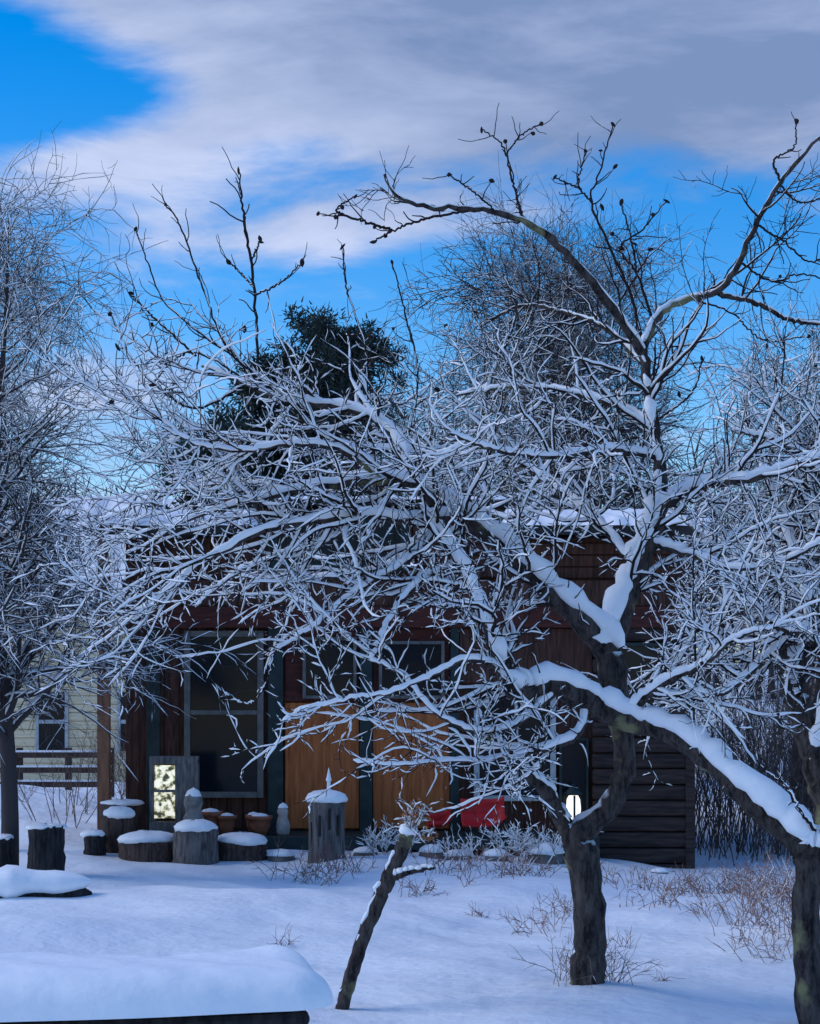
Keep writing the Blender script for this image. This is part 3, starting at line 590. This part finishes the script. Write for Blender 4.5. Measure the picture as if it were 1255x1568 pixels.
def shrub(name,px,d,rad,h,n,nb):
    x=gx(px,d);mesh_obj(name,stems((x-rad,x+rad,d-rad*.6,d+rad*.6),n,(h*.6,h),.005,.5,nb,None,'s',sn=.005,blen=(.08,.25)),[brushm,tsnow])
shrub('snowy_shrub',820,18.9,.35,.4,20,160);shrub('snowy_shrub',720,18.8,.3,.2,12,50);shrub('snowy_shrub',600,18.9,.2,.3,12,80)
rockm=noise_mat('edging_rock',(0.08,0.075,0.07),(.2,.18,.17),8,.9,.5)
for px,w,h in ((430,44,26),(560,40,22),(660,40,30),(700,46,24),(760,40,28),(835,60,40),(1010,30,16),(880,36,20)):
    d=19.1-.3*rng.random();x=gx(px,d);r=w/2*d/F;hh=h*d/F*.6;z=G(x,d)-.04
    V,Q=lathe([(r*.9,0),(r*1.0,hh*.4),(r*.85,hh*.85),(r*.5,hh),(.001,hh*1.03)],18,.07,x,d,z)
    V2,Q2=lathe([(r*.8,hh*.8),(r*.98,hh*.85),(r*.85,hh*1.15),(r*.5,hh*1.4),(.001,hh*1.5)],18,.06,x,d,z)
    mesh_obj('garden_rock',[(V,Q,0,True),(V2,Q2,1,True)],[rockm,snow])
# ---------------------------------------------------------------- fallen log, left
lp=np.stack([np.linspace(-4.5,-2.45,30),np.linspace(14.3,14.6,30),np.full(30,0)],-1);lp[:,2]=gh(lp[:,0],lp[:,1])+.0
lr=np.full(30,.10);lr[-3:]=[.09,.07,.02]
sr=.16+.03*np.sin(np.arange(30)*.7)+.012*rng.normal(size=30);sr[-5:]=[.15,.14,.115,.08,.02];sp_=lp.copy();sp_[:,2]+=.10
mesh_obj('fallen_log',[(*tubes(lp[None],lr[None],16),0,True),(*tubes(sp_[None],sr[None],18,zs=.66),1,True)],[dkst,snow])
# ---------------------------------------------------------------- garden table in the foreground
tab=empty('snow_covered_table')
tx0,tx1,ty0,ty1,tz=-2.6,-.205,5.24,5.84,.735
box('tabletop',tx0,tx1-.07,ty0+.0,ty1-.03,tz-.05,tz,dkst,tab,.02)
for k,(a_,b_) in enumerate(((tx0+.15,ty0+.15),(tx1-.2,ty0+.15),(tx0+.15,ty1-.15),(tx1-.2,ty1-.15))):
    box('leg_%d'%k,a_-.04,a_+.04,b_-.04,b_+.04,-.1,tz-.051,dkst,tab)
box('apron_front',tx0+.1,tx1-.15,ty0+.05,ty0+.08,tz-.15,tz-.052,dkst,tab)
nu,nv=300,90;U,V_=np.meshgrid(np.linspace(-1,1,nu),np.linspace(-1,1,nv))
cx_,cy_=(tx0+tx1)/2,(ty0+ty1)/2;hw,hd=(tx1-tx0)/2+.02,(ty1-ty0)/2+.02
xx=U*hw+cx_
dxe=np.clip((np.abs(U*hw)-(hw-.16))/.16,0,1)
hloc=hd-.16+.16*np.sqrt(np.clip(1-dxe**2,0,1))
yy=V_*hloc+cy_+.010*np.sin(U*9)*(-V_)
ex=(1-np.abs(U))*hw;ey=(1-np.abs(V_))*hd
pr_=lambda e:np.sqrt(np.clip(1-(1-np.clip(e/.13,0,1))**2,0,1))
tt=.11*pr_(ex)*pr_(ey)*(1+.12*np.sin(U*6+V_*2)+.05*np.sin(V_*4+U*9+2)+.02*np.sin(U*31+V_*6))
a=(np.arange(nv-1)[:,None]*nu+np.arange(nu-1)[None,:]).ravel()
mesh_obj('snow_layer',[(np.stack([xx,yy,tz+.003+tt],-1).reshape(-1,3),np.stack([a,a+1,a+nu+1,a+nu],-1),0,True)],[snow],tab)
pv=Vector((tx1,ty0,0))
tab.matrix_world=Matrix.Translation(pv)@Matrix.Rotation(math.radians(13),4,'Z')@Matrix.Translation(-pv)
# ---------------------------------------------------------------- neighbour house & fence
nh=empty('cream_house');ND=36.0
def qx(p): return (p-CX)*ND/F
def qz(p): return CZ+(HY-p)*ND/F
cream=noise_mat('cream_siding',(0.68,0.54,0.34),(0.80,0.66,0.44),4,.8,.1,stretch=(.5,1,8))
box('walls',qx(-160),qx(226),ND,ND+7,-.3,qz(925),cream,nh)
for i,zz in enumerate(np.arange(.2,qz(930),.16)): box('clapboard_%d'%i,qx(-158),qx(224),ND-.03,ND-.002,zz,zz+.145,cream,nh,.006)
slab('roof',[(qx(-190),ND-.5,qz(935)),(qx(262),ND-.5,qz(935)),(qx(262),ND+3.5,5.5),(qx(-190),ND+3.5,5.5)],.12,roofm,nh)
slab('roof_back',[(qx(-190),ND+3.5,5.5),(qx(262),ND+3.5,5.5),(qx(262),ND+7.5,3.1),(qx(-190),ND+7.5,3.1)],.12,roofm,nh)
snow_sheet('roof_snow',qx(-195),qx(267),ND-.55,qz(935)+.11,ND+3.5,5.61,.18,nh)
for k,(a_,b_) in enumerate(((185,215),(60,100))):
    box('window_glass_%d'%k,qx(a_),qx(b_),ND-.05,ND-.04,qz(1150),qz(1060),glass,nh,0)
    box('window_trim_l_%d'%k,qx(a_-5),qx(a_),ND-.08,ND-.035,qz(1154),qz(1056),whitefr,nh)
    box('window_trim_r_%d'%k,qx(b_),qx(b_+5),ND-.08,ND-.035,qz(1154),qz(1056),whitefr,nh)
    box('window_trim_m_%d'%k,qx(a_)+.002,qx(b_)-.002,ND-.075,ND-.035,qz(1108),qz(1102),whitefr,nh)
fe=empty('wooden_fence');FD=28.0
fx=lambda p:(p-CX)*FD/F
fzz=lambda p:CZ+(HY-p)*FD/F
for k,p in enumerate((-60,25,100,165)): box('post_%d'%k,fx(p),fx(p)+.09,FD-.05,FD+.05,-.2,fzz(1145),brst,fe)
for k,p in enumerate((1155,1178,1200)):
    box('rail_%d'%k,fx(-60),fx(172),FD-.09,FD-.052,fzz(p)-.05,fzz(p)+.03,brst,fe)
    box('rail_snow_%d'%k,fx(-60),fx(172),FD-.095,FD-.05,fzz(p)+.031,fzz(p)+.06,snow,fe,.012)
# ---------------------------------------------------------------- world
w=bpy.data.worlds.new('World');sc.world=w;w.use_nodes=True
nt=w.node_tree;nt.nodes.clear();N=nt.nodes;L=nt.links
SE,SAZ=math.radians(42),math.radians(-88)   # azimuth from +Y toward +X
sky=N.new('ShaderNodeTexSky');sky.sky_type='NISHITA';sky.sun_disc=False;sky.sun_elevation=SE;sky.sun_rotation=SAZ
sky.ozone_density=3.0;sky.air_density=1.0;sky.dust_density=0.2
hs=N.new('ShaderNodeHueSaturation');hs.inputs['Hue'].default_value=.508;hs.inputs['Saturation'].default_value=1.52;hs.inputs['Value'].default_value=1.35;L.new(sky.outputs[0],hs.inputs['Color'])
tc=N.new('ShaderNodeTexCoord');sx=N.new('ShaderNodeSeparateXYZ');L.new(tc.outputs['Generated'],sx.inputs[0])
def M(op,a,b=None,c=None):
    n=N.new('ShaderNodeMath');n.operation=op
    for i,v in enumerate((a,b,c)):
        if v is None: continue
        if isinstance(v,(int,float)): n.inputs[i].default_value=v
        else: L.new(v,n.inputs[i])
    return n.outputs[0]
def bump(prev,px,py,rx,ry,amp,rot=0):
    cx=(px-CX)/F;cz=(HY-py)/F;k=math.sqrt(1+cx*cx+cz*cz)
    m=N.new('ShaderNodeMapping');m.vector_type='TEXTURE';m.inputs['Location'].default_value=(cx/k,0,cz/k);m.inputs['Rotation'].default_value=(0,-rot,0);m.inputs['Scale'].default_value=(rx/F,1e5,ry/F)
    L.new(tc.outputs['Generated'],m.inputs[0])
    d=N.new('ShaderNodeVectorMath');d.operation='DOT_PRODUCT';L.new(m.outputs[0],d.inputs[0]);L.new(m.outputs[0],d.inputs[1])
    return M('MULTIPLY_ADD',M('POWER',0.36788,d.outputs['Value']),amp,prev)
mp=N.new('ShaderNodeMapping');mp.inputs['Rotation'].default_value=(0,math.radians(14),0);mp.inputs['Scale'].default_value=(1,1,3.4);L.new(tc.outputs['Generated'],mp.inputs[0])
nz=N.new('ShaderNodeTexNoise');nz.inputs['Scale'].default_value=8;nz.inputs['Detail'].default_value=7;nz.inputs['Roughness'].default_value=.58;nz.inputs['Distortion'].default_value=.3;L.new(mp.outputs[0],nz.inputs['Vector'])
dens=nz.outputs['Fac']
for args in ((980,40,640,210,.62,0),(300,0,280,50,.30,0),(170,245,260,48,.28,.28),(420,345,300,55,.24,.08),(150,640,200,150,.15,0),(380,130,140,50,.18,0),
             (110,145,240,60,-.34,.1),(20,70,150,90,-.25,0),(440,228,110,26,-.22,.1),(750,460,420,100,-.24,.0),(1150,450,260,150,-.18,0)):
    dens=bump(dens,*args)
mr=N.new('ShaderNodeMapRange');mr.interpolation_type='SMOOTHSTEP';mr.inputs[1].default_value=.44;mr.inputs[2].default_value=.82;mr.inputs[3].default_value=0;mr.inputs[4].default_value=.97;L.new(dens,mr.inputs[0])
wh=bump(nz.outputs['Fac'],260,300,380,130,.22)
wh=bump(wh,1000,60,700,240,-.34)
cr=N.new('ShaderNodeValToRGB');cr.color_ramp.elements[0].position=.15;cr.color_ramp.elements[0].color=(0.17,0.245,0.43,1);cr.color_ramp.elements[1].position=.85;cr.color_ramp.elements[1].color=(0.55,0.62,0.84,1);L.new(wh,cr.inputs[0])
# cloud brightness boosted high overhead, out of view, to add ambient light
ovh=M('ADD',9.0,M('MULTIPLY',M('MAXIMUM',M('SUBTRACT',sx.outputs[2],.4),0.0),17.0))
cm=N.new('ShaderNodeVectorMath');cm.operation='SCALE';L.new(ovh,cm.inputs['Scale']);L.new(cr.outputs[0],cm.inputs[0])
mx=N.new('ShaderNodeMix');mx.data_type='RGBA';L.new(mr.outputs[0],mx.inputs[0]);L.new(hs.outputs[0],mx.inputs[6]);L.new(cm.outputs[0],mx.inputs[7])
bg=N.new('ShaderNodeBackground');bg.inputs['Strength'].default_value=.135;L.new(mx.outputs[2],bg.inputs['Color'])
out=N.new('ShaderNodeOutputWorld');L.new(bg.outputs[0],out.inputs[0])
sd=bpy.data.lights.new('sun','SUN');sd.energy=1.45;sd.angle=math.radians(32);sd.color=(1,.95,.88)
so=bpy.data.objects.new('sun',sd);sc.collection.objects.link(so)
dirv=Vector((math.sin(SAZ)*math.cos(SE),math.cos(SAZ)*math.cos(SE),math.sin(SE)))
so.rotation_euler=dirv.to_track_quat('Z','Y').to_euler()
cd=bpy.data.cameras.new('camera');cam=bpy.data.objects.new('camera',cd);sc.collection.objects.link(cam);sc.camera=cam
cam.location=(0,0,CZ);cam.rotation_euler=(math.radians(90),0,0)
cd.sensor_fit='VERTICAL';cd.sensor_height=24;cd.sensor_width=24;cd.lens=F/1568*24;cd.shift_y=(HY-784)/1568
cd.clip_end=4000;cd.clip_start=.05
sc.view_settings.view_transform='Standard';sc.view_settings.look='None';sc.view_settings.exposure=0
